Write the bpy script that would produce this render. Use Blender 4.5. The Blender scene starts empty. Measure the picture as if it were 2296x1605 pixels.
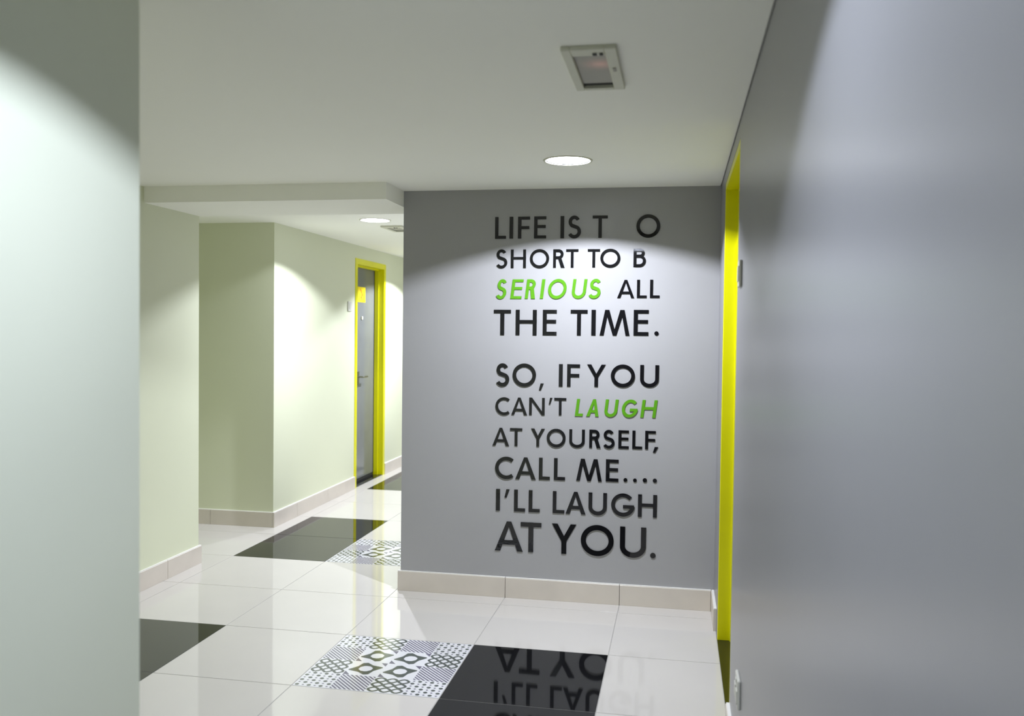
import bpy, bmesh, math
from mathutils import Vector, Matrix

S = bpy.context.scene
COL = S.collection

# ------------------------------------------------------------------ camera
CAM = dict(f=2003.95, yaw=-0.1835, pitch=-0.0299, roll=0.0123, h=1.4047)
cam_d = bpy.data.cameras.new('camera')
cam = bpy.data.objects.new('camera', cam_d)
COL.objects.link(cam)
cy, sy = math.cos(CAM['yaw']), math.sin(CAM['yaw'])
cp, sp = math.cos(CAM['pitch']), math.sin(CAM['pitch'])
cr, sr = math.cos(CAM['roll']), math.sin(CAM['roll'])
fw = Vector((sy * cp, cy * cp, sp)); rt = Vector((cy, -sy, 0)); up = rt.cross(fw)
rr = rt * cr + up * sr; uu = up * cr - rt * sr
cam.matrix_world = Matrix(((rr.x, uu.x, -fw.x, 0), (rr.y, uu.y, -fw.y, 0), (rr.z, uu.z, -fw.z, CAM['h']), (0, 0, 0, 1)))
cam_d.sensor_fit = 'HORIZONTAL'
cam_d.sensor_width = 36.0
cam_d.lens = CAM['f'] / 2296 * 36.0
cam_d.clip_start = 0.02
cam_d.dof.use_dof = True
cam_d.dof.focus_distance = 4.55
cam_d.dof.aperture_fstop = 2.8
S.camera = cam

# ------------------------------------------------------------------ world, exposure
w = bpy.data.worlds.new('world'); S.world = w; w.use_nodes = True
w.node_tree.nodes['Background'].inputs[0].default_value = (0.02, 0.02, 0.02, 1)
w.node_tree.nodes['Background'].inputs[1].default_value = 1.0
S.view_settings.view_transform = 'Standard'
S.view_settings.look = 'None'
S.view_settings.gamma = 1.0
S.view_settings.use_curve_mapping = False
S.view_settings.exposure = 0.0
S.cycles.max_bounces = 10
S.cycles.diffuse_bounces = 8
S.cycles.glossy_bounces = 6
S.cycles.use_denoising = True
S.cycles.sample_clamp_indirect = 6.0
S.cycles.caustics_reflective = False
S.cycles.caustics_refractive = False

ZC = 2.145           # main ceiling height
QY = 4.608           # face of the wall with the quote
XR = 0.200           # right wall face
XQ = -1.453          # left end of the quote wall
XL = -2.790          # left corridor wall face
XN = -1.045          # near left wall face
GX, GY, T = -0.875, 4.469, 0.6    # floor tile grid

# (x, y, power in W, recess depth of the lamp, label)
LIGHTS = [
    (-0.482, 3.862, 45.0, 0.0385, 'bright round ceiling downlight nearest the grey wall with the quote'),
    (-2.030, 5.800, 48.0, 0.040, 'bright round ceiling downlight in the far corridor before the yellow door frame'),
    (-0.362, 1.100, 19.5, 0.0515, 'round ceiling downlight nearest the camera, between the two close walls'),
    (-2.030, 8.300, 70.0, 0.040, 'round ceiling downlight deep in the corridor, behind the quote wall'),
    (-0.355, -1.400, 1.5, 0.0515, 'round ceiling downlight behind the camera'),
]
LIGHT_COL = (0.93, 0.965, 1.09)
LIGHT_COL_COOL = (0.89, 0.965, 1.17)     # the tube in the downlight nearest the camera is cooler

# ------------------------------------------------------------------ materials
def mat(name, col, rough=0.5, spec=0.5, noise=0.0, nscale=3.0, bump=0.0, bscale=200.0, metal=0.0, coat=0.0, emit=None, estr=0.0, ior=1.5):
    m = bpy.data.materials.new(name); m.use_nodes = True
    nt = m.node_tree; b = nt.nodes['Principled BSDF']
    b.inputs['Base Color'].default_value = (*col, 1)
    b.inputs['Roughness'].default_value = rough
    b.inputs['Specular IOR Level'].default_value = spec
    b.inputs['Metallic'].default_value = metal
    b.inputs['IOR'].default_value = ior
    b.inputs['Coat Weight'].default_value = coat
    tc = nt.nodes.new('ShaderNodeTexCoord')
    if noise > 0:
        n = nt.nodes.new('ShaderNodeTexNoise'); n.inputs['Scale'].default_value = nscale; n.inputs['Detail'].default_value = 5
        nt.links.new(tc.outputs['Object'], n.inputs['Vector'])
        r = nt.nodes.new('ShaderNodeValToRGB')
        r.color_ramp.elements[0].position = 0.3; r.color_ramp.elements[1].position = 0.7
        r.color_ramp.elements[0].color = (*[c * (1 - noise) for c in col], 1)
        r.color_ramp.elements[1].color = (*[min(1, c * (1 + noise)) for c in col], 1)
        nt.links.new(n.outputs['Fac'], r.inputs['Fac']); nt.links.new(r.outputs['Color'], b.inputs['Base Color'])
    if bump > 0:
        n2 = nt.nodes.new('ShaderNodeTexNoise'); n2.inputs['Scale'].default_value = bscale; n2.inputs['Detail'].default_value = 3
        nt.links.new(tc.outputs['Object'], n2.inputs['Vector'])
        bp = nt.nodes.new('ShaderNodeBump'); bp.inputs['Strength'].default_value = bump; bp.inputs['Distance'].default_value = 0.002
        nt.links.new(n2.outputs['Fac'], bp.inputs['Height']); nt.links.new(bp.outputs['Normal'], b.inputs['Normal'])
    if emit:
        b.inputs['Emission Color'].default_value = (*emit, 1); b.inputs['Emission Strength'].default_value = estr
    return m

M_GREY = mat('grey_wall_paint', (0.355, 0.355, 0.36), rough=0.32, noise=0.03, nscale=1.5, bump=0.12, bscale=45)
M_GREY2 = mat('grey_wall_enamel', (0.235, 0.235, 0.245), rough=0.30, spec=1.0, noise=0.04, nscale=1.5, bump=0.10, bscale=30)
M_GREEN = mat('pale_green_wall_paint', (0.66, 0.69, 0.51), rough=0.6, noise=0.015, nscale=1.2, bump=0.1, bscale=60)
M_WHITE = mat('off_white_wall_paint', (0.73, 0.765, 0.61), rough=0.6, noise=0.015, nscale=1.2, bump=0.1, bscale=60)
M_CEIL = mat('ceiling_paint', (0.95, 0.95, 0.88), rough=0.9, noise=0.01, nscale=1.0)
M_TILE = mat('polished_beige_porcelain', (0.58, 0.555, 0.52), rough=0.05, noise=0.02, nscale=2.5, ior=1.5)
M_BLACK = mat('polished_black_porcelain', (0.007, 0.007, 0.008), rough=0.04, noise=0.2, nscale=30, ior=1.5)
M_PRINT = mat('printed_tile_white', (0.66, 0.66, 0.68), rough=0.08, noise=0.02, nscale=5)
M_INK = mat('printed_dark_green_grey', (0.075, 0.088, 0.080), rough=0.1, noise=0.15, nscale=12)
M_INKP = mat('printed_violet_grey', (0.13, 0.12, 0.17), rough=0.1, noise=0.1, nscale=12)
M_GROUT = mat('grout', (0.36, 0.35, 0.33), rough=0.9, noise=0.1, nscale=40)
M_SKIRT = mat('beige_skirting_tile', (0.62, 0.57, 0.50), rough=0.3, noise=0.04, nscale=6)
M_SKIRT_TOP = mat('skirting_grout_line', (0.75, 0.74, 0.70), rough=0.7, noise=0.03, nscale=20)
M_YEL = mat('yellow_gloss_paint', (0.72, 0.70, 0.0), rough=0.3, noise=0.03, nscale=4)
M_LEAF = mat('dark_grey_laminate', (0.17, 0.18, 0.18), rough=0.12, noise=0.05, nscale=6)
M_LET = mat('black_acrylic', (0.007, 0.007, 0.008), rough=0.03, noise=0.1, nscale=20)
M_LETG = mat('lime_green_acrylic', (0.09, 0.29, 0.012), rough=0.2, noise=0.04, nscale=20)
M_PANEL_LIT = mat('grey_diffuser_with_indicator', (0.34, 0.325, 0.27), rough=0.5, noise=0.04, nscale=15)
def indicator(m, c, r):
    nt = m.node_tree; b = nt.nodes['Principled BSDF']
    tc = nt.nodes.new('ShaderNodeTexCoord'); mp = nt.nodes.new('ShaderNodeMapping'); g = nt.nodes.new('ShaderNodeTexGradient'); g.gradient_type = 'QUADRATIC_SPHERE'
    mp.inputs['Scale'].default_value = (1/r, 1/r, 1/r); mp.inputs['Location'].default_value = (-c[0]/r, -c[1]/r, -c[2]/r)
    nt.links.new(tc.outputs['Object'], mp.inputs['Vector']); nt.links.new(mp.outputs['Vector'], g.inputs['Vector'])
    mu = nt.nodes.new('ShaderNodeMath'); mu.operation = 'MULTIPLY'; mu.inputs[1].default_value = 0.14
    nt.links.new(g.outputs['Fac'], mu.inputs[0]); nt.links.new(mu.outputs[0], b.inputs['Emission Strength'])
    b.inputs['Emission Color'].default_value = (1.0, 0.35, 0.28, 1)
M_PLAST = mat('cream_plastic', (0.62, 0.62, 0.56), rough=0.4, noise=0.02, nscale=20)
M_FRAME = mat('white_fixture_plastic', (0.62, 0.62, 0.50), rough=0.5, noise=0.02, nscale=20)
M_DARK = mat('dark_gap', (0.03, 0.03, 0.025), rough=0.7, noise=0.1, nscale=20)
M_PANEL = mat('grey_diffuser', (0.34, 0.325, 0.27), rough=0.5, noise=0.04, nscale=15)
M_METAL = mat('brushed_metal', (0.35, 0.35, 0.34), rough=0.3, metal=1.0, noise=0.05, nscale=80)
M_REFL = mat('white_reflector', (0.70, 0.70, 0.70), rough=0.4, noise=0.01, nscale=20)
M_SIGN = mat('yellow_notice_card', (0.85, 0.68, 0.0), rough=0.5, noise=0.02, nscale=20)
M_RED = mat('orange_red_print', (0.75, 0.20, 0.02), rough=0.5, noise=0.02, nscale=20)
M_LED = mat('red_charging_led', (0.5, 0.1, 0.08), rough=0.4, emit=(1.0, 0.25, 0.18), estr=0.35)
M_LAMP = mat('lit_lamp_lens', (0.9, 0.9, 0.9), rough=0.5, emit=(0.97, 1.0, 1.0), estr=3.0)

# ------------------------------------------------------------------ helpers
def add_box(bm, a, b, mi=0, bevel=0.0):
    x0, y0, z0 = a; x1, y1, z1 = b
    vs = [bm.verts.new(p) for p in ((x0,y0,z0),(x1,y0,z0),(x1,y1,z0),(x0,y1,z0),(x0,y0,z1),(x1,y0,z1),(x1,y1,z1),(x0,y1,z1))]
    fs = [bm.faces.new([vs[i] for i in q]) for q in ((0,3,2,1),(4,5,6,7),(0,1,5,4),(1,2,6,5),(2,3,7,6),(3,0,4,7))]
    for f in fs: f.material_index = mi
    if bevel > 0:
        es = set(e for f in fs for e in f.edges)
        r = bmesh.ops.bevel(bm, geom=list(es), offset=bevel, segments=1, affect='EDGES', material=mi)
        for f in r['faces']: f.material_index = mi

def build(name, bm, mats, parent=None, loc=(0, 0, 0), smooth=False, rz=0):
    bmesh.ops.recalc_face_normals(bm, faces=bm.faces)
    me = bpy.data.meshes.new(name); bm.to_mesh(me); bm.free()
    for m in (mats if isinstance(mats, (list, tuple)) else [mats]): me.materials.append(m)
    if smooth:
        for p in me.polygons: p.use_smooth = True
    o = bpy.data.objects.new(name, me); COL.objects.link(o)
    o.location = loc; o.rotation_euler = (0, 0, rz)
    if parent: o.parent = parent
    return o

def box(name, a, b, m, parent=None, bevel=0.0):
    bm = bmesh.new(); add_box(bm, a, b, 0, bevel)
    return build(name, bm, m, parent)

def boxes(name, lst, m, parent=None, bevel=0.0):
    bm = bmesh.new()
    for a, b in lst: add_box(bm, a, b, 0, bevel)
    return build(name, bm, m, parent)

def struct(o):
    o['kind'] = 'structure'; return o

def empty(name, loc=(0, 0, 0)):
    o = bpy.data.objects.new(name, None); COL.objects.link(o); o.location = loc
    o.empty_display_size = 0.05
    return o

def tag(o, label, cat, group=None):
    o['label'] = label; o['category'] = cat
    if group: o['group'] = group
    return o

def add_cyl(bm, c, r, z0, z1, n=48, r1=None, caps=True, mi=0):
    r1 = r if r1 is None else r1
    A = [bm.verts.new((c[0] + r * math.cos(2*math.pi*i/n), c[1] + r * math.sin(2*math.pi*i/n), z0)) for i in range(n)]
    B = [bm.verts.new((c[0] + r1 * math.cos(2*math.pi*i/n), c[1] + r1 * math.sin(2*math.pi*i/n), z1)) for i in range(n)]
    for i in range(n):
        f = bm.faces.new((A[i], A[(i+1) % n], B[(i+1) % n], B[i])); f.material_index = mi
    if caps:
        bm.faces.new(A[::-1]).material_index = mi; bm.faces.new(B).material_index = mi

def add_revolve(bm, prof, n=48, c=(0, 0), mi=0, closed=True):
    rings = [[bm.verts.new((c[0] + r*math.cos(2*math.pi*i/n), c[1] + r*math.sin(2*math.pi*i/n), z)) for i in range(n)] for r, z in prof]
    m = len(rings)
    for k in range(m if closed else m - 1):
        A, B = rings[k], rings[(k+1) % m]
        for i in range(n):
            bm.faces.new((A[i], A[(i+1) % n], B[(i+1) % n], B[i])).material_index = mi

# ------------------------------------------------------------------ room shell
YB, YE = -5.5, 11.0           # behind the camera / far end of the corridor
XO = -4.30                    # back of the side recess
RH = 0.03                     # wall heads reach above the ceiling line

# ceiling: one slab with round holes for the downlights
HOLE = 0.097
cu = bpy.data.curves.new('ceiling_outline', 'CURVE'); cu.dimensions = '2D'; cu.fill_mode = 'BOTH'
cu.extrude = 0.004
def poly(pts):
    s = cu.splines.new('POLY'); s.points.add(len(pts) - 1); s.use_cyclic_u = True
    for i, (x, y) in enumerate(pts): s.points[i].co = (x, y, 0, 1)
poly([(XO, YB), (XR - 0.0045, YB), (XR - 0.0045, YE), (XO, YE)])
for lx, ly, *_ in LIGHTS:
    poly([(lx + HOLE*math.cos(2*math.pi*i/48), ly + HOLE*math.sin(2*math.pi*i/48)) for i in range(48)])
tmp = bpy.data.objects.new('tmp', cu); COL.objects.link(tmp)
dg = bpy.context.evaluated_depsgraph_get()
cme = bpy.data.meshes.new_from_object(tmp.evaluated_get(dg))
bpy.data.objects.remove(tmp)
cme.materials.clear(); cme.materials.append(M_CEIL)
ceiling = bpy.data.objects.new('ceiling', cme); COL.objects.link(ceiling); ceiling.location = (0, 0, ZC + 0.004)
struct(ceiling)
# plenum cover above, so that no outside light leaks in
cover = struct(box('ceiling', (XO - 0.2, YB - 0.2, ZC + 0.16), (1.2, YE + 0.2, ZC + 0.2), M_CEIL))
struct(box('trim_2', (XR - 0.04, YB, ZC + 0.008), (XR, YE, ZC + 0.02), M_CEIL))
for x, y0, y1 in ((-0.732, 3.94, QY), (-1.345, 3.95, 4.29)):
    box('joint_strip', (x - 0.0012, y0, ZC - 0.0012), (x + 0.0012, y1, ZC), M_GROUT, ceiling)

beam = struct(box('trim_1', (XL, 4.313, 2.060), (XQ, 4.870, ZC), M_CEIL)); 

# walls
DY0, DY1, DZ = 3.20, 4.20, 2.085          # opening of the near right door
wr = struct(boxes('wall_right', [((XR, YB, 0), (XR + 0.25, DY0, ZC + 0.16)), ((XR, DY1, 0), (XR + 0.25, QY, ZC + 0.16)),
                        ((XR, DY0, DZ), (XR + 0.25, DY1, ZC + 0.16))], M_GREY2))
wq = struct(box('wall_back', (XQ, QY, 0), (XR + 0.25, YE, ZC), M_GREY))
wn = struct(box('wall_left', (XL, YB, 0), (XN, 1.60, ZC), M_WHITE))
w1 = struct(box('wall_left', (XO, 1.60, 0), (XL, 4.865, ZC), M_GREEN))
EY0, EY1, EZ = 7.46, 8.28, 2.03           # opening of the far door
w2 = struct(boxes('wall_left', [((XO, 5.865, 0), (XL, EY0, ZC)), ((XO, EY1, 0), (XL, YE, ZC)),
                        ((XO, EY0, EZ), (XL, EY1, ZC)), ((XO, EY0, 0), (XL - 0.16, EY1, EZ))], M_GREEN))
wo = struct(box('wall_left', (XO - 0.1, 4.865, 0), (XO, 5.865, ZC), M_GREEN))
wb = struct(box('wall_front', (XN, YB - 0.1, 0), (XR, YB, ZC), M_GREY))
we = struct(box('wall_back', (XL, YE, 0), (XQ, YE + 0.1, ZC), M_GREEN))
rm = struct(boxes('wall_right', [((XR + 0.25, DY0 - 0.3, 0), (XR + 0.9, DY0 - 0.2, 2.2)), ((XR + 0.25, DY1 + 0.2, 0), (XR + 0.9, DY1 + 0.3, 2.2)),
                        ((XR + 0.9, DY0 - 0.3, 0), (XR + 1.0, DY1 + 0.3, 2.2))], M_GREY))

# ------------------------------------------------------------------ floor and its tiles
floor = struct(box('floor', (XO - 0.1, YB, -0.10), (XR + 1.0, YE + 0.1, -0.0012), M_GROUT))
G = 0.0018
def tile_mesh(w, d, m):
    bm = bmesh.new(); add_box(bm, (G, G, -0.0012), (w - G, d - G, 0.0))
    top = [e for e in bm.edges if all(v.co.z > -0.0005 for v in e.verts)]
    bmesh.ops.bevel(bm, geom=top, offset=0.0004, segments=1, affect='EDGES')
    bmesh.ops.recalc_face_normals(bm, faces=bm.faces)
    me = bpy.data.meshes.new('tile'); bm.to_mesh(me); bm.free(); me.materials.append(m)
    return me
BLACK = {(0, -2), (0, -3), (-3, -2), (-3, -3), (-3, 1), (-3, 2), (-3, 5), (-3, 6), (0, -6), (0, -7)}
PRINT = {(-1, -2), (-2, 1), (-2, 5), (-1, -6)}
cache = {}
def put_tile(i, j):
    x = GX + i*T; y = GY + j*T
    wx = min(T, XR - x); 
    if wx < 0.02: return
    kind = 'k' if (i, j) in BLACK else 'p' if (i, j) in PRINT else 'b'
    key = (round(wx, 3), kind)
    if key not in cache: cache[key] = tile_mesh(wx, T, {'k': M_BLACK, 'p': M_PRINT, 'b': M_TILE}[kind])
    o = bpy.data.objects.new('tile', cache[key]); COL.objects.link(o); o.location = (x, y, 0); o.parent = floor
    if kind == 'k': o['label'] = 'polished black floor tile'
    if kind == 'p': o['label'] = 'black and white patchwork patterned floor tile'
    return o
printed = []
for j in range(-10, 11):
    for i in range(-6, 2):
        x0, y0 = GX + i*T, GY + j*T; x1, y1 = x0 + T, y0 + T
        if y1 < 1.6 and x1 < XN: continue
        if x1 < XL and not (y1 > 4.865 and y0 < 5.865): continue
        if x0 > XQ and y0 > QY: continue
        if y0 > YE - 0.2: continue
        o = put_tile(i, j)
        if o is not None and (i, j) in PRINT: printed.append(o)

# printed patchwork: 4 x 4 cells, turned by quarter turns
def ribbon(pts, t, closed=False):
    """polygons of a stroke of width t along pts"""
    P = [Vector(p) for p in pts]; n = len(P); L, R = [], []
    for k in range(n):
        if closed: a, b = P[k-1], P[(k+1) % n]
        else: a, b = P[max(k-1, 0)], P[min(k+1, n-1)]
        d = (b - a).normalized(); nn = Vector((-d.y, d.x))
        s = 1.0
        if 0 < k < n-1 or closed:
            d1 = (P[k] - P[k-1]).normalized(); c = max(0.5, abs(d1.dot(d))); s = 1/c
        L.append(P[k] + nn*t/2*s); R.append(P[k] - nn*t/2*s)
    out = []
    for k in range(n if closed else n-1):
        m = (k+1) % n
        out.append([L[k], R[k], R[m], L[m]])
    return out

def cell_dots(u, v, s, k):
    out = []
    n = 6; q = s/n
    for a in range(n):
        for b in range(n):
            cx, cyy = u + (a+0.5)*q, v + (b+0.5)*q
            if (a + b) % 2 == 0:
                r = q*0.36; out.append(([(cx + r*math.cos(t*math.pi/4), cyy + r*math.sin(t*math.pi/4)) for t in range(8)], 0))
            else:
                r = q*0.22; out.append(([(cx-r, cyy), (cx, cyy-r), (cx+r, cyy), (cx, cyy+r)], 1))
    return out
def cell_stripes(u, v, s, k):
    n = 15; q = 2*s/n; out = []
    def cut(d):      # ends of the line x + y = d inside the cell
        a = (0, d) if d <= s else (d - s, s)
        e = (d, 0) if d <= s else (s, d - s)
        return a, e
    for m in range(n):
        d0, d1 = (m + 0.25)*q, (m + 0.75)*q
        a0, e0 = cut(d0); a1, e1 = cut(d1)
        pts = [a0, e0] + ([(s, 0)] if d0 < s < d1 else []) + [e1, a1] + ([(0, s)] if d0 < s < d1 else [])
        out.append(([(u + x, v + y) for x, y in pts], 1))
    return out
def cell_lattice(u, v, s, k):
    out = []; n = 3; q = s/n; th = s*0.075
    for a in range(n):
        for ph in (0, 1):
            pts = []
            for m in range(17):
                tt = m/16; off = math.sin(tt*n*math.pi + ph*math.pi)*q*0.42
                pts.append((u + (a+0.5)*q + off, v + tt*s) if k else (u + tt*s, v + (a+0.5)*q + off))
            out += [(pl, 0) for pl in ribbon(pts, th)]
    return out
def cell_ring(u, v, s, rot):
    c = Vector((u + s/2, v + s/2)); out = []
    cor = [Vector(q)*s for q in ((0.47, 0.17), (-0.16, 0.47), (-0.47, -0.17), (0.16, -0.47))]
    outer = []
    for k in range(4):
        a, b_ = cor[k], cor[(k+1) % 4]
        tip = 0.035*s if k % 2 == 0 else 0.10*s
        dn = (cor[k-1] - a).normalized(); du = (b_ - a).normalized()
        outer += [a + dn*tip, a + du*tip]
        m = (a + b_)/2; outer.append(m*0.84)
    n = len(outer)
    inner = [o.normalized()*s*0.20 for o in outer]
    for k in range(n):
        m = (k+1) % n
        out.append(([c + outer[k], c + outer[m], c + inner[m], c + inner[k]], 0))
    for q in ((0.30, 0.49, 0.49, 0.49, 0.49, 0.26), (-0.30, -0.49, -0.49, -0.49, -0.49, -0.26)):
        out.append(([c + Vector((q[0], q[1]))*s, c + Vector((q[2], q[3]))*s, c + Vector((q[4], q[5]))*s], 1))
    return out
def print_mesh():
    s = (T - 2*G - 0.004)/4; o0 = G + 0.002
    polys = []
    grid = [['d', 's', 'l', 'd'], ['l', 'c', 'c', 's'], ['s', 'c', 'c', 'l'], ['d', 'l', 's', 'd']]   # near row first
    for r in range(4):
        for c in range(4):
            u, v = o0 + c*s, o0 + r*s; k = grid[r][c]
            if k == 'd': polys += cell_dots(u, v, s, 0)
            elif k == 's': polys += cell_stripes(u + .002, v + .002, s - .004, 1 if r in (0, 3) else 1)
            elif k == 'l': polys += cell_lattice(u + .003, v + .003, s - .006, 1 if c in (0, 3) else 0)
            else: polys += cell_ring(u, v, s, 0.0 if (r + c) % 2 == 0 else 0.0)
    verts, faces, mi = [], [], []
    for pl, m in polys:
        b = len(verts); verts += [(p[0], p[1], 0.0) for p in pl]; verts += [(p[0], p[1], 0.00025 + 0.00002*(len(mi) % 7)) for p in pl]
        n = len(pl); faces.append([b + n + i for i in range(n)]); mi.append(m)
        for i in range(n): faces.append([b+i, b+(i+1) % n, b+n+(i+1) % n, b+n+i]); mi.append(m)
    me = bpy.data.meshes.new('printed_pattern'); me.from_pydata(verts, [], faces)
    bm = bmesh.new(); bm.from_mesh(me); bmesh.ops.recalc_face_normals(bm, faces=bm.faces); bm.to_mesh(me); bm.free()
    me.materials.append(M_INK); me.materials.append(M_INKP)
    for p, m in zip(me.polygons, mi): p.material_index = m
    return me
pm = print_mesh()
for t in printed:
    o = bpy.data.objects.new('printed_pattern', pm); COL.objects.link(o); o.parent = t

# ------------------------------------------------------------------ skirting, cut into tiles
SH, SD = 0.104, 0.014
def skirting(name, face, cuts, side, m=M_SKIRT):
    """face: fixed coordinate of the wall; cuts: joint positions; side: 'x+','x-','y-' way it looks"""
    root = struct(empty(name))
    for a, b in zip(cuts[:-1], cuts[1:]):
        a += 0.0012; b -= 0.0012
        bm = bmesh.new()
        if side == 'x+': lo, hi = (face, a, 0.0), (face + SD, b, SH)
        elif side == 'x-': lo, hi = (face - SD, a, 0.0), (face, b, SH)
        else: lo, hi = (a, face - SD, 0.0), (b, face, SH)
        add_box(bm, lo, hi, 0, 0.0008)
        t = build('skirting_tile', bm, m, root)
        # pale grout bead along the top
        bm = bmesh.new()
        if side == 'x+': add_box(bm, (face, a, SH), (face + SD*0.8, b, SH + 0.004))
        elif side == 'x-': add_box(bm, (face - SD*0.8, a, SH), (face, b, SH + 0.004))
        else: add_box(bm, (a, face - SD*0.8, SH), (b, face, SH + 0.004))
        build('grout_bead', bm, M_SKIRT_TOP, t)
    return root
def cutlist(a, b, first, step=T):
    c = [a]; x = first
    while x < b - 0.02:
        if x > a + 0.02: c.append(x)
        x += step
    return c + [b]
skirting('baseboard_back', QY, cutlist(XQ - SD, XR - SD, GX), 'y-')
skirting('baseboard_left', XL, cutlist(1.62, 4.865 + SD, 4.517 - 4*T), 'x+')
skirting('baseboard_left', 5.865, cutlist(XO, XL, -3.265 - T), 'y-')
skirting('baseboard_left', XL, cutlist(5.865 - SD, EY0, 6.842 - T), 'x+')
skirting('baseboard_left', XL, cutlist(EY1, YE, 8.95), 'x+')
skirting('baseboard_left', XN, cutlist(YB, 1.6 + SD, GY - 12*T), 'x+')
skirting('baseboard_right', XR, cutlist(DY1 + 0.09, QY, 9), 'x-')
skirting('baseboard_right', XR, cutlist(YB, DY0, GY - 12*T), 'x-')

# ------------------------------------------------------------------ near door on the right (door_1)
def door_frame_x(name, x_face, into, y0, y1, z1, w, depth, m, stop, pr=0.006):
    """frame in a wall facing along x. into = +1/-1 direction into the wall"""
    proud = -pr*into
    bm = bmesh.new()
    def bx(xa, xb, ya, yb, za, zb): add_box(bm, (min(xa, xb), ya, za), (max(xa, xb), yb, zb), 0, 0.0012)
    xa, xb = x_face + proud, x_face + depth*into
    bx(xa, xb, y0, y0 + w, 0, z1); bx(xa, xb, y1 - w, y1, 0, z1); bx(xa, xb, y0 + w, y1 - w, z1 - w, z1)
    # door stops
    sa, sb = stop
    bx(x_face + sa*into, x_face + sb*into, y0 + w, y0 + w + 0.014, 0, z1 - w)
    bx(x_face + sa*into, x_face + sb*into, y1 - w - 0.014, y1 - w, 0, z1 - w)
    bx(x_face + sa*into, x_face + sb*into, y0 + w + 0.014, y1 - w - 0.014, z1 - w - 0.014, z1 - w)
    return build(name, bm, m)
d1 = struct(door_frame_x('door_1', XR, 1, DY0, DY1, DZ, 0.03, 0.20, M_YEL, (0.055, 0.10), -0.001))
leaf1 = box('door_leaf', (XR + 0.105, DY0 + 0.033, 0.012), (XR + 0.145, DY1 - 0.033, DZ - 0.033), M_LEAF, d1, 0.001)
def handle(parent, x, y, z, into):
    bm = bmesh.new()
    add_box(bm, (min(x, x - 0.006*into), y - 0.02, z - 0.07), (max(x, x - 0.006*into), y + 0.02, z + 0.05), 0, 0.002)
    add_box(bm, (min(x, x - 0.05*into), y - 0.008, z - 0.008), (max(x, x - 0.05*into), y + 0.008, z + 0.008), 0, 0.002)
    add_box(bm, (min(x - 0.045*into, x - 0.06*into), y - 0.008, z - 0.008), (max(x - 0.045*into, x - 0.06*into), y + 0.11, z + 0.008), 0, 0.004)
    return build('handle', bm, M_METAL, parent)
handle(leaf1, XR + 0.105, DY0 + 0.09, 1.0, 1)
box('threshold', (XR, DY0 + 0.0, -0.002), (XR + 0.20, DY1 - 0.0, 0.0005), M_BLACK, d1)

# ------------------------------------------------------------------ far door (door_2)
d2 = struct(door_frame_x('door_2', XL, -1, EY0, EY1, EZ, 0.05, 0.155, M_YEL, (0.045, 0.085)))
leaf2 = box('door_leaf', (XL - 0.13, EY0 + 0.053, 0.03), (XL - 0.09, EY1 - 0.053, EZ - 0.053), M_LEAF, d2, 0.001)
handle(leaf2, XL - 0.09, EY0 + 0.33, 0.97, -1)
lk = boxes('lock', [((XL - 0.09, 7.86, 1.495), (XL - 0.080, 7.89, 1.525))], M_PLAST, leaf2, 0.002)
box('threshold', (XL - 0.155, EY0 + 0.05, 0.0), (XL - 0.002, EY1 - 0.05, 0.006), M_BLACK, d2)
box('bottom_seal', (XL - 0.125, EY0 + 0.055, 0.006), (XL - 0.092, EY1 - 0.055, 0.03), M_DARK, leaf2)

# yellow notice on the far door
sg = box('notice_sheet', (XL - 0.090, 7.765, 1.655), (XL - 0.0875, 7.965, 1.795), M_SIGN)
tag(sg, 'small yellow notice with orange-red print on the grey far door', 'notice')
bm = bmesh.new()
for a, b in (((7.83, 1.775), (7.86, 1.75)), ((7.85, 1.755), (7.89, 1.72)), ((7.89, 1.725), (7.845, 1.695)), ((7.85, 1.70), (7.90, 1.672))):
    for pl in ribbon([a, b], 0.014):
        vs = [bm.verts.new((XL - 0.0875, p.x, p.y)) for p in pl]; ws = [bm.verts.new((XL - 0.0868, p.x, p.y)) for p in pl]
        bm.faces.new(ws); [bm.faces.new((vs[i], vs[(i+1) % 4], ws[(i+1) % 4], ws[i])) for i in range(4)]
build('print', bm, M_RED, sg)

# ------------------------------------------------------------------ switches and socket
def plate(name, face, y, z, w, h, d, into, label, cat, rockers):
    """wall plate on a wall facing along x"""
    xa, xb = sorted((face, face - d*into))
    bm = bmesh.new(); add_box(bm, (xa, y - w/2, z - h/2), (xb, y + w/2, z + h/2), 0, min(0.003, d*0.3))
    o = build(name, bm, M_PLAST)
    tag(o, label, cat)
    n = len(rockers)
    for ry, rz, rw, rh, nm, m in rockers:
        xc, xd = sorted((face - d*into, face - (d + 0.003)*into))
        bm = bmesh.new(); add_box(bm, (xc, y + ry - rw/2, z + rz - rh/2), (xd, y + ry + rw/2, z + rz + rh/2), 0, 0.001)
        build(nm, bm, m, o)
    return o
plate('light_switch', XR, 3.03, 1.602, 0.086, 0.088, 0.009, 1, 'cream light switch plate on the grey right wall beside the yellow door frame', 'switch',
      [(-0.016, 0, 0.024, 0.05, 'rocker', M_PLAST), (0.016, 0, 0.024, 0.05, 'rocker', M_PLAST)])
plate('wall_socket', XR, 2.74, 0.335, 0.10, 0.088, 0.010, 1, 'white power socket low on the grey right wall', 'socket',
      [(-0.028, -0.008, 0.036, 0.04, 'socket_face', M_PLAST), (0.028, -0.008, 0.036, 0.04, 'socket_face', M_PLAST), (0.0, 0.03, 0.02, 0.012, 'rocker', M_PLAST)])
plate('light_switch', XL, 7.32, 1.602, 0.086, 0.086, 0.009, -1, 'small light switch on the pale corridor wall left of the far yellow door frame', 'switch',
      [(0, 0, 0.03, 0.05, 'rocker', M_PLAST)])

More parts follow.
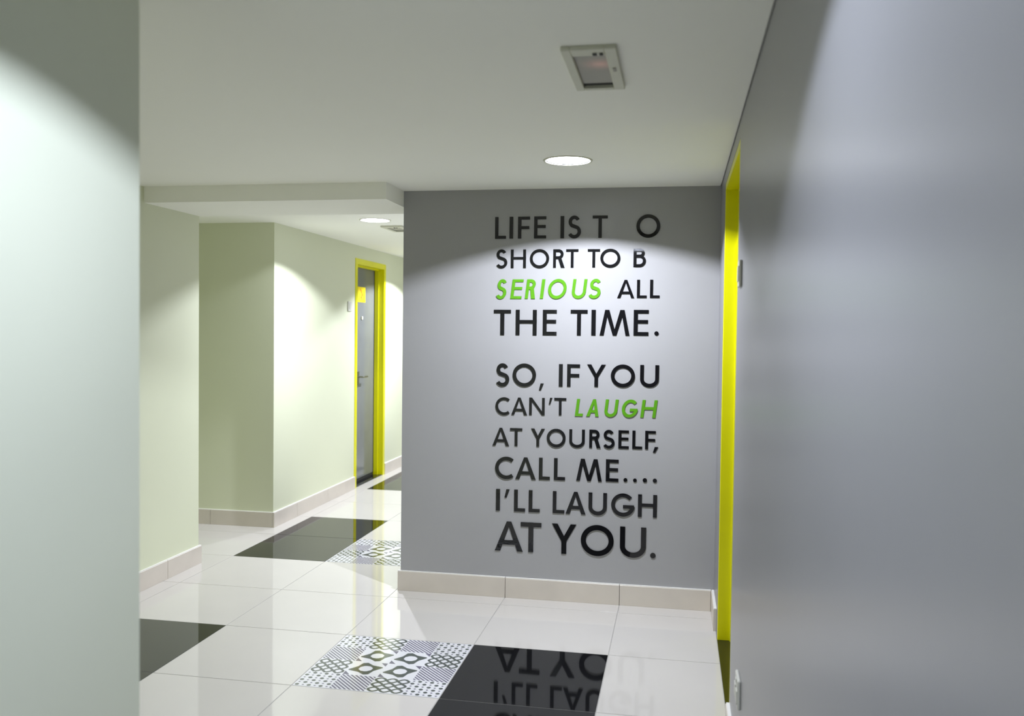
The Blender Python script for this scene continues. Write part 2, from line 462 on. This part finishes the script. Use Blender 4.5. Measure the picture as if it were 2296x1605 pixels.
# ------------------------------------------------------------------ downlights
trim_me = refl_me = lens_me = None
for k, (lx, ly, pw, dep, label) in enumerate(LIGHTS):
    root = tag(empty('downlight', (lx, ly, ZC)), label, 'light', 'round ceiling downlights')
    bm = bmesh.new()
    add_revolve(bm, [(0.0935, 0.002), (0.0955, -0.003), (0.104, -0.004), (0.107, 0.0), (0.0965, 0.0)], 56)
    build('trim_ring', bm, M_FRAME, root, smooth=True)
    bm = bmesh.new()
    add_revolve(bm, [(0.0930, -0.001), (0.088, 0.015), (0.072, 0.048), (0.055, 0.061), (0.057, 0.064), (0.075, 0.051), (0.091, 0.017), (0.0955, 0.001)], 56)
    build('reflector', bm, M_REFL, root, smooth=True)
    bm = bmesh.new(); add_revolve(bm, [(0.055, 0.0605), (0.03, 0.0560), (0.001, 0.0545), (0.001, 0.0635), (0.055, 0.0635)], 40)
    build('lens', bm, M_LAMP, root, smooth=True)
    ld = bpy.data.lights.new('lamp', 'AREA'); ld.shape = 'DISK'; ld.size = 0.028; ld.energy = pw; ld.color = LIGHT_COL_COOL if dep > 0.045 else LIGHT_COL
    lo = bpy.data.objects.new('lamp', ld); COL.objects.link(lo); lo.parent = root; lo.location = (0, 0, dep)

# ------------------------------------------------------------------ square ceiling fittings
def fitting(cx, cyy, wx, wy, rz, label, lit=False):
    root = tag(empty('emergency_light', (cx, cyy, ZC)), label, 'light', 'square ceiling fittings')
    root.rotation_euler = (0, 0, rz)
    h = 0.012; a, b = wx/2, wy/2
    L, R_, N, F = 0.025, 0.032, 0.055, 0.022      # rim widths left, right, near, far
    bm = bmesh.new()
    for lo, hi in (((-a, -b, -h), (-a + L, b, 0)), ((a - R_, -b, -h), (a, b, 0)), ((-a + L, -b, -h), (a - R_, -b + N, 0)), ((-a + L, b - F, -h), (a - R_, b, 0))):
        add_box(bm, lo, hi, 0, 0.002)
    build('frame', bm, M_FRAME, root)
    box('diffuser', (-a + L, -b + N, -0.004), (a - R_, b - F - 0.030, 0), M_PANEL_LIT if lit else M_PANEL, root)
    if lit: indicator(M_PANEL_LIT, (a - R_ - 0.022, -b + N + 0.10, -0.004), 0.075)
    box('gap', (-a + L, b - F - 0.030, -0.002), (a - R_, b - F, 0), M_DARK, root)
    box('latch', (0.008, -b + 0.030, -h - 0.003), (0.020, -b + 0.045, -h), M_DARK, root, 0.001)
    box('latch', (0.026, -b + 0.030, -h - 0.003), (0.036, -b + 0.045, -h), M_DARK, root, 0.001)
    box('test_button', (a - 0.021, -0.03, -h - 0.003), (a - 0.012, 0.0, -h), M_PANEL, root, 0.001)
    return root
fitting(-0.242, 2.520, 0.145, 0.392, 0.0, 'square cream-rimmed ceiling fitting with grey panel, unlit, nearest the camera', True)
fitting(-2.020, 6.27, 0.16, 0.32, 0.0, 'pale square ceiling fitting just behind the far corridor downlight')

# ------------------------------------------------------------------ the quote: raised letters, word by word
def arc(cx, cyy, rx, ry, a0, a1, n=20):
    return [(cx + rx*math.cos(math.radians(a0 + (a1 - a0)*i/n)), cyy + ry*math.sin(math.radians(a0 + (a1 - a0)*i/n))) for i in range(n + 1)]
def rc(x0, y0, x1, y1): return [[(x0, y0), (x1, y0), (x1, y1), (x0, y1)]]
def glyph(ch, w, h, t):
    s = t*1.12                                     # slanted strokes
    th = t*0.88                                    # horizontal strokes
    if ch == 'I': return rc(0, 0, w, h)
    if ch == 'L': return rc(0, 0, t, h) + rc(0, 0, w, th)
    if ch == 'F': return rc(0, 0, t, h) + rc(0, h - th, w, h) + rc(0, h*0.50 - th/2, w*0.95, h*0.50 + th/2)
    if ch == 'E': return rc(0, 0, t, h) + rc(0, h - th, w, h) + rc(0, h*0.54 - th/2, w*0.96, h*0.54 + th/2) + rc(0, 0, w, th)
    if ch == 'T': return rc(w/2 - t/2, 0, w/2 + t/2, h) + rc(0, h - th, w, h)
    if ch == 'H': return rc(0, 0, t, h) + rc(w - t, 0, w, h) + rc(0, h*0.53 - th/2, w, h*0.53 + th/2)
    if ch == 'A':
        k = s*0.42
        return [[(0, 0), (s, 0), (w/2 + k*0.75, h), (w/2 - k, h)], [(w - s, 0), (w, 0), (w/2 + k, h), (w/2 - k*0.75, h)]] + rc(w*0.24, h*0.22, w*0.76, h*0.22 + th)
    if ch == 'M':
        q = w*0.19; k = s*0.5
        return [[(0, 0), (t, 0), (q + t*0.75, h), (q - t*0.1, h)], [(w - t, 0), (w, 0), (w - q + t*0.1, h), (w - q - t*0.75, h)],
                [(q - t*0.1, h), (q + s*0.85, h), (w/2 + k*0.8, 0), (w/2 - k*0.8, 0)], [(w - q - s*0.85, h), (w - q + t*0.1, h), (w/2 + k*0.8, 0), (w/2 - k*0.8, 0)]]
    if ch == 'N': return rc(0, 0, t, h) + rc(w - t, 0, w, h) + [[(0, h), (t*1.05, h), (w, 0), (w - t*1.05, 0)]]
    if ch == 'Y':
        j = h*0.44
        return rc(w/2 - t/2, 0, w/2 + t/2, j + t*0.2) + [[(0, h), (s, h), (w/2 + t/2, j), (w/2 - t/2, j - t*0.1)], [(w - s, h), (w, h), (w/2 + t/2, j - t*0.1), (w/2 - t/2, j)]]
    if ch == 'O': return ribbon(arc(w/2, h/2, w/2 - t/2, h*0.515 - t/2, 0, 360 - 360/48, 47), t, True)
    if ch == 'U':
        r = w/2 - t/2; ry = h*0.36
        return rc(0, ry, t, h) + rc(w - t, ry, w, h) + ribbon(arc(w/2, ry, r, ry - t/2 + h*0.012, 180, 360, 24), t)
    if ch == 'C': 
        rx = w - t/2 - t*0.1
        rx = min(rx, h*0.52 - t/2); rx = max(rx, w*0.56)
        return ribbon(arc(t/2 + rx, h/2, rx, h*0.515 - t/2, 52, 308, 32) if False else arc(w*0.60, h/2, w*0.60 - t/2, h*0.515 - t/2, 50, 310, 32), t)
    if ch == 'G':
        cx = w*0.52
        return ribbon(arc(cx, h/2, cx - t/2, h*0.515 - t/2, 42, 352, 36), t) + rc(w*0.52, h*0.5 - th, w, h*0.5)
    if ch == 'S':
        RR = h*1.024 - t
        r1x, r1y = w*0.43 - t/2, RR*0.235; c1 = (w*0.50, h*1.012 - t/2 - r1y)
        r2x, r2y = w*0.50 - t/2, RR*0.265; c2 = (w*0.50, -h*0.012 + t/2 + r2y)
        up_ = arc(c1[0], c1[1], r1x, r1y, 25, 232, 20); dn = arc(c2[0], c2[1], r2x, r2y, 52, -152, 22)
        return ribbon(up_ + dn, t)
    if ch in 'RB':
        yb = h*0.47 if ch == 'R' else h*0.53; wb = w*0.90 if ch == 'R' else w*0.90
        ry = (h - yb)/2; cx = wb - ry - 0.0
        cx = max(cx, t)
        up_ = [(t/2, h - t/2), (cx, h - t/2)] + arc(cx, yb + ry, wb - cx - t/2, ry - t/2, 88, -88, 14) + [(cx, yb + t/2), (t/2, yb + t/2)]
        out = rc(0, 0, t, h) + ribbon(up_, t)
        if ch == 'R': out += [[(w*0.42, yb + t*0.3), (w*0.42 + s, yb + t*0.6), (w, 0), (w - s*1.15, 0)]]
        else:
            ry2 = (yb + t*0.9)/2; c2 = max(w - ry2, t)
            out += ribbon([(t/2, yb + t*0.4), (c2, yb + t*0.4)] + arc(c2, ry2, w - c2 - t/2, ry2 - t/2, 88, -88, 14) + [(c2, t/2), (t/2, t/2)], t)
        return out
    if ch == '.':
        r = w/2; return [arc(w/2, r, r, r, 0, 337.5, 15)]
    if ch == ',': return [[(0, -h*0.17), (w*0.45, -h*0.17), (w, h*0.13), (w*0.35, h*0.13)]]
    if ch == "'": return [[(0, h*0.62), (w*0.42, h*0.62), (w, h), (w*0.36, h)]]
NAMES = {'.': 'full_stop', ',': 'comma', "'": 'apostrophe'}
def letter(ch, x0, x1, zb, zt, t, italic, parent):
    h = zt - zb; sh = 0.12 if italic else 0.0
    w = (x1 - x0) - (h*sh if ch not in "SOC" else h*sh*0.5)
    if ch == 'I' : w = t*1.08
    bm = bmesh.new()
    for k, pl in enumerate(glyph(ch, w, h, t)):
        D = 0.004 + 0.00004*k
        a = sum(pl[i][0]*pl[(i+1) % len(pl)][1] - pl[(i+1) % len(pl)][0]*pl[i][1] for i in range(len(pl)))
        if a < 0: pl = pl[::-1]
        pts = [(x0 + p[0] + sh*p[1] - (h*sh*0.25 if (italic and ch in 'SO') else 0), zb + p[1]) for p in pl]
        f = [bm.verts.new((x, QY - D, z)) for x, z in pts]; b = [bm.verts.new((x, QY, z)) for x, z in pts]
        bm.faces.new(f); bm.faces.new(b[::-1]); n = len(f)
        for i in range(n): bm.faces.new((f[i], b[i], b[(i+1) % n], f[(i+1) % n]))
    me = bpy.data.meshes.new('letter'); bm.to_mesh(me); bm.free(); me.materials.append(M_LETG if italic else M_LET)
    o = bpy.data.objects.new(NAMES.get(ch, 'letter'), me); COL.objects.link(o); o.parent = parent
    return o

LINES = [
 (1.8879, 1.8896, 2.0012, 2.0048, 0.0172, 0, [('LIFE', [(-0.953, -0.895), (-0.876, -0.859), (-0.831, -0.769), (-0.746, -0.683)]), ('IS', [(-0.608, -0.591), (-0.571, -0.502)]), ('TO', [(-0.442, -0.365), (-0.219, -0.099)])]),
 (1.7344, 1.74, 1.8315, 1.8319, 0.0145, 0, [('SHORT', [(-0.947, -0.886), (-0.867, -0.787), (-0.766, -0.665), (-0.644, -0.584), (-0.577, -0.513)]), ('TO', [(-0.465, -0.402), (-0.4, -0.298)]), ('B', [(-0.231, -0.169)])]),
 (1.5736, 1.5795, 1.6756, 1.6787, 0.0159, 1, [('SERIOUS', [(-0.945, -0.884), (-0.868, -0.797), (-0.791, -0.725), (-0.712, -0.685), (-0.671, -0.569), (-0.549, -0.464), (-0.46, -0.391)])]),
 (1.5816, 1.5833, 1.6743, 1.6757, 0.0144, 0, [('ALL', [(-0.311, -0.224), (-0.211, -0.162), (-0.145, -0.097)])]),
 (1.3843, 1.3919, 1.5169, 1.5224, 0.0206, 0, [('THE', [(-0.954, -0.863), (-0.837, -0.726), (-0.694, -0.621)]), ('TIME.', [(-0.549, -0.461), (-0.441, -0.421), (-0.398, -0.245), (-0.225, -0.15), (-0.12, -0.098)])]),
 (1.1157, 1.1298, 1.2346, 1.242, 0.0188, 0, [('SO,', [(-0.941, -0.868), (-0.85, -0.726), (-0.71, -0.685)]), ('IF', [(-0.606, -0.586), (-0.563, -0.496)]), ('YOU', [(-0.459, -0.364), (-0.337, -0.214), (-0.188, -0.093)])]),
 (0.9653, 0.9728, 1.0563, 1.0625, 0.0141, 0, [("CAN'T", [(-0.94, -0.863), (-0.855, -0.771), (-0.76, -0.678), (-0.657, -0.638), (-0.628, -0.565)])]),
 (0.9694, 0.9725, 1.0589, 1.0632, 0.0158, 1, [('LAUGH', [(-0.52, -0.469), (-0.461, -0.386), (-0.371, -0.294), (-0.283, -0.193), (-0.184, -0.097)])]),
 (0.8016, 0.8111, 0.8957, 0.9054, 0.0151, 0, [('AT', [(-0.954, -0.865), (-0.86, -0.795)]), ('YOURSELF,', [(-0.748, -0.676), (-0.665, -0.566), (-0.547, -0.466), (-0.443, -0.384), (-0.373, -0.312), (-0.293, -0.24), (-0.222, -0.172), (-0.157, -0.104), (-0.117, -0.091)])]),
 (0.6277, 0.6405, 0.7426, 0.7544, 0.0189, 0, [('CALL', [(-0.938, -0.838), (-0.829, -0.721), (-0.704, -0.646), (-0.625, -0.566)]), ('ME....', [(-0.508, -0.375), (-0.355, -0.29), (-0.264, -0.244), (-0.215, -0.196), (-0.166, -0.144), (-0.115, -0.094)])]),
 (0.4573, 0.4614, 0.5718, 0.5775, 0.0194, 0, [("I'LL", [(-0.931, -0.913), (-0.886, -0.859), (-0.834, -0.775), (-0.756, -0.697)]), ('LAUGH', [(-0.629, -0.567), (-0.561, -0.457), (-0.442, -0.347), (-0.325, -0.208), (-0.188, -0.092)])]),
 (0.2455, 0.2511, 0.4014, 0.4079, 0.0261, 0, [('AT', [(-0.935, -0.785), (-0.797, -0.687)]), ('YOU.', [(-0.631, -0.504), (-0.479, -0.309), (-0.277, -0.144), (-0.122, -0.094)])]),
]
LABELS = [
 ['black word LIFE at the top left of the wall quote', 'black word IS in the top line of the wall quote', 'top line word TO with the middle letter missing, a gap between T and O'],
 ['black word SHORT starting the second line of the wall quote', 'black word TO after SHORT on the grey wall', 'lone black letter B of the unfinished word BE at the end of the second line'],
 ['lime green slanted word SERIOUS in the third line of the quote'],
 ['black word ALL right of the green word SERIOUS'],
 ['large black word THE under the green word SERIOUS', 'large black word TIME with a full stop, right of THE'],
 ['black word SO with a comma, starting the line below the blank space', 'black word IF between SO and YOU in the wall quote', 'black word YOU above the green word LAUGH'],
 ["black word CAN'T left of the green word LAUGH"],
 ['lime green slanted word LAUGH beside the word CAN\'T'],
 ['small black word AT before YOURSELF on the grey wall', 'black word YOURSELF with a comma in the wall quote'],
 ['black word CALL under the words AT YOURSELF', 'black word ME followed by four dots'],
 ["black word I'LL starting the last line but one", 'black word LAUGH beside I\'LL in the last line but one'],
 ['large black word AT starting the bottom line of the quote', 'largest black word YOU with a full stop, ending the quote'],
]
for (b0, b1, t0, t1, st, ital, words), labs in zip(LINES, LABELS):
    xa, xb = words[0][1][0][0], words[-1][1][-1][1]
    for (word, ext), lab in zip(words, labs):
        root = tag(empty('quote_word', (0, 0, 0)), lab, 'lettering', 'words of the quote on the grey wall')
        ox = ext[0][0]; s0 = (ox - xa)/(xb - xa); oz = b0 + (b1 - b0)*s0
        root.location = (ox, QY, oz)
        for ch, (x0, x1) in zip(word, ext):
            s = (x0 - xa)/(xb - xa)
            o = letter(ch, x0, x1, b0 + (b1 - b0)*s, t0 + (t1 - t0)*s, st, ital, root)
            o.location = (-ox, -QY, -oz)
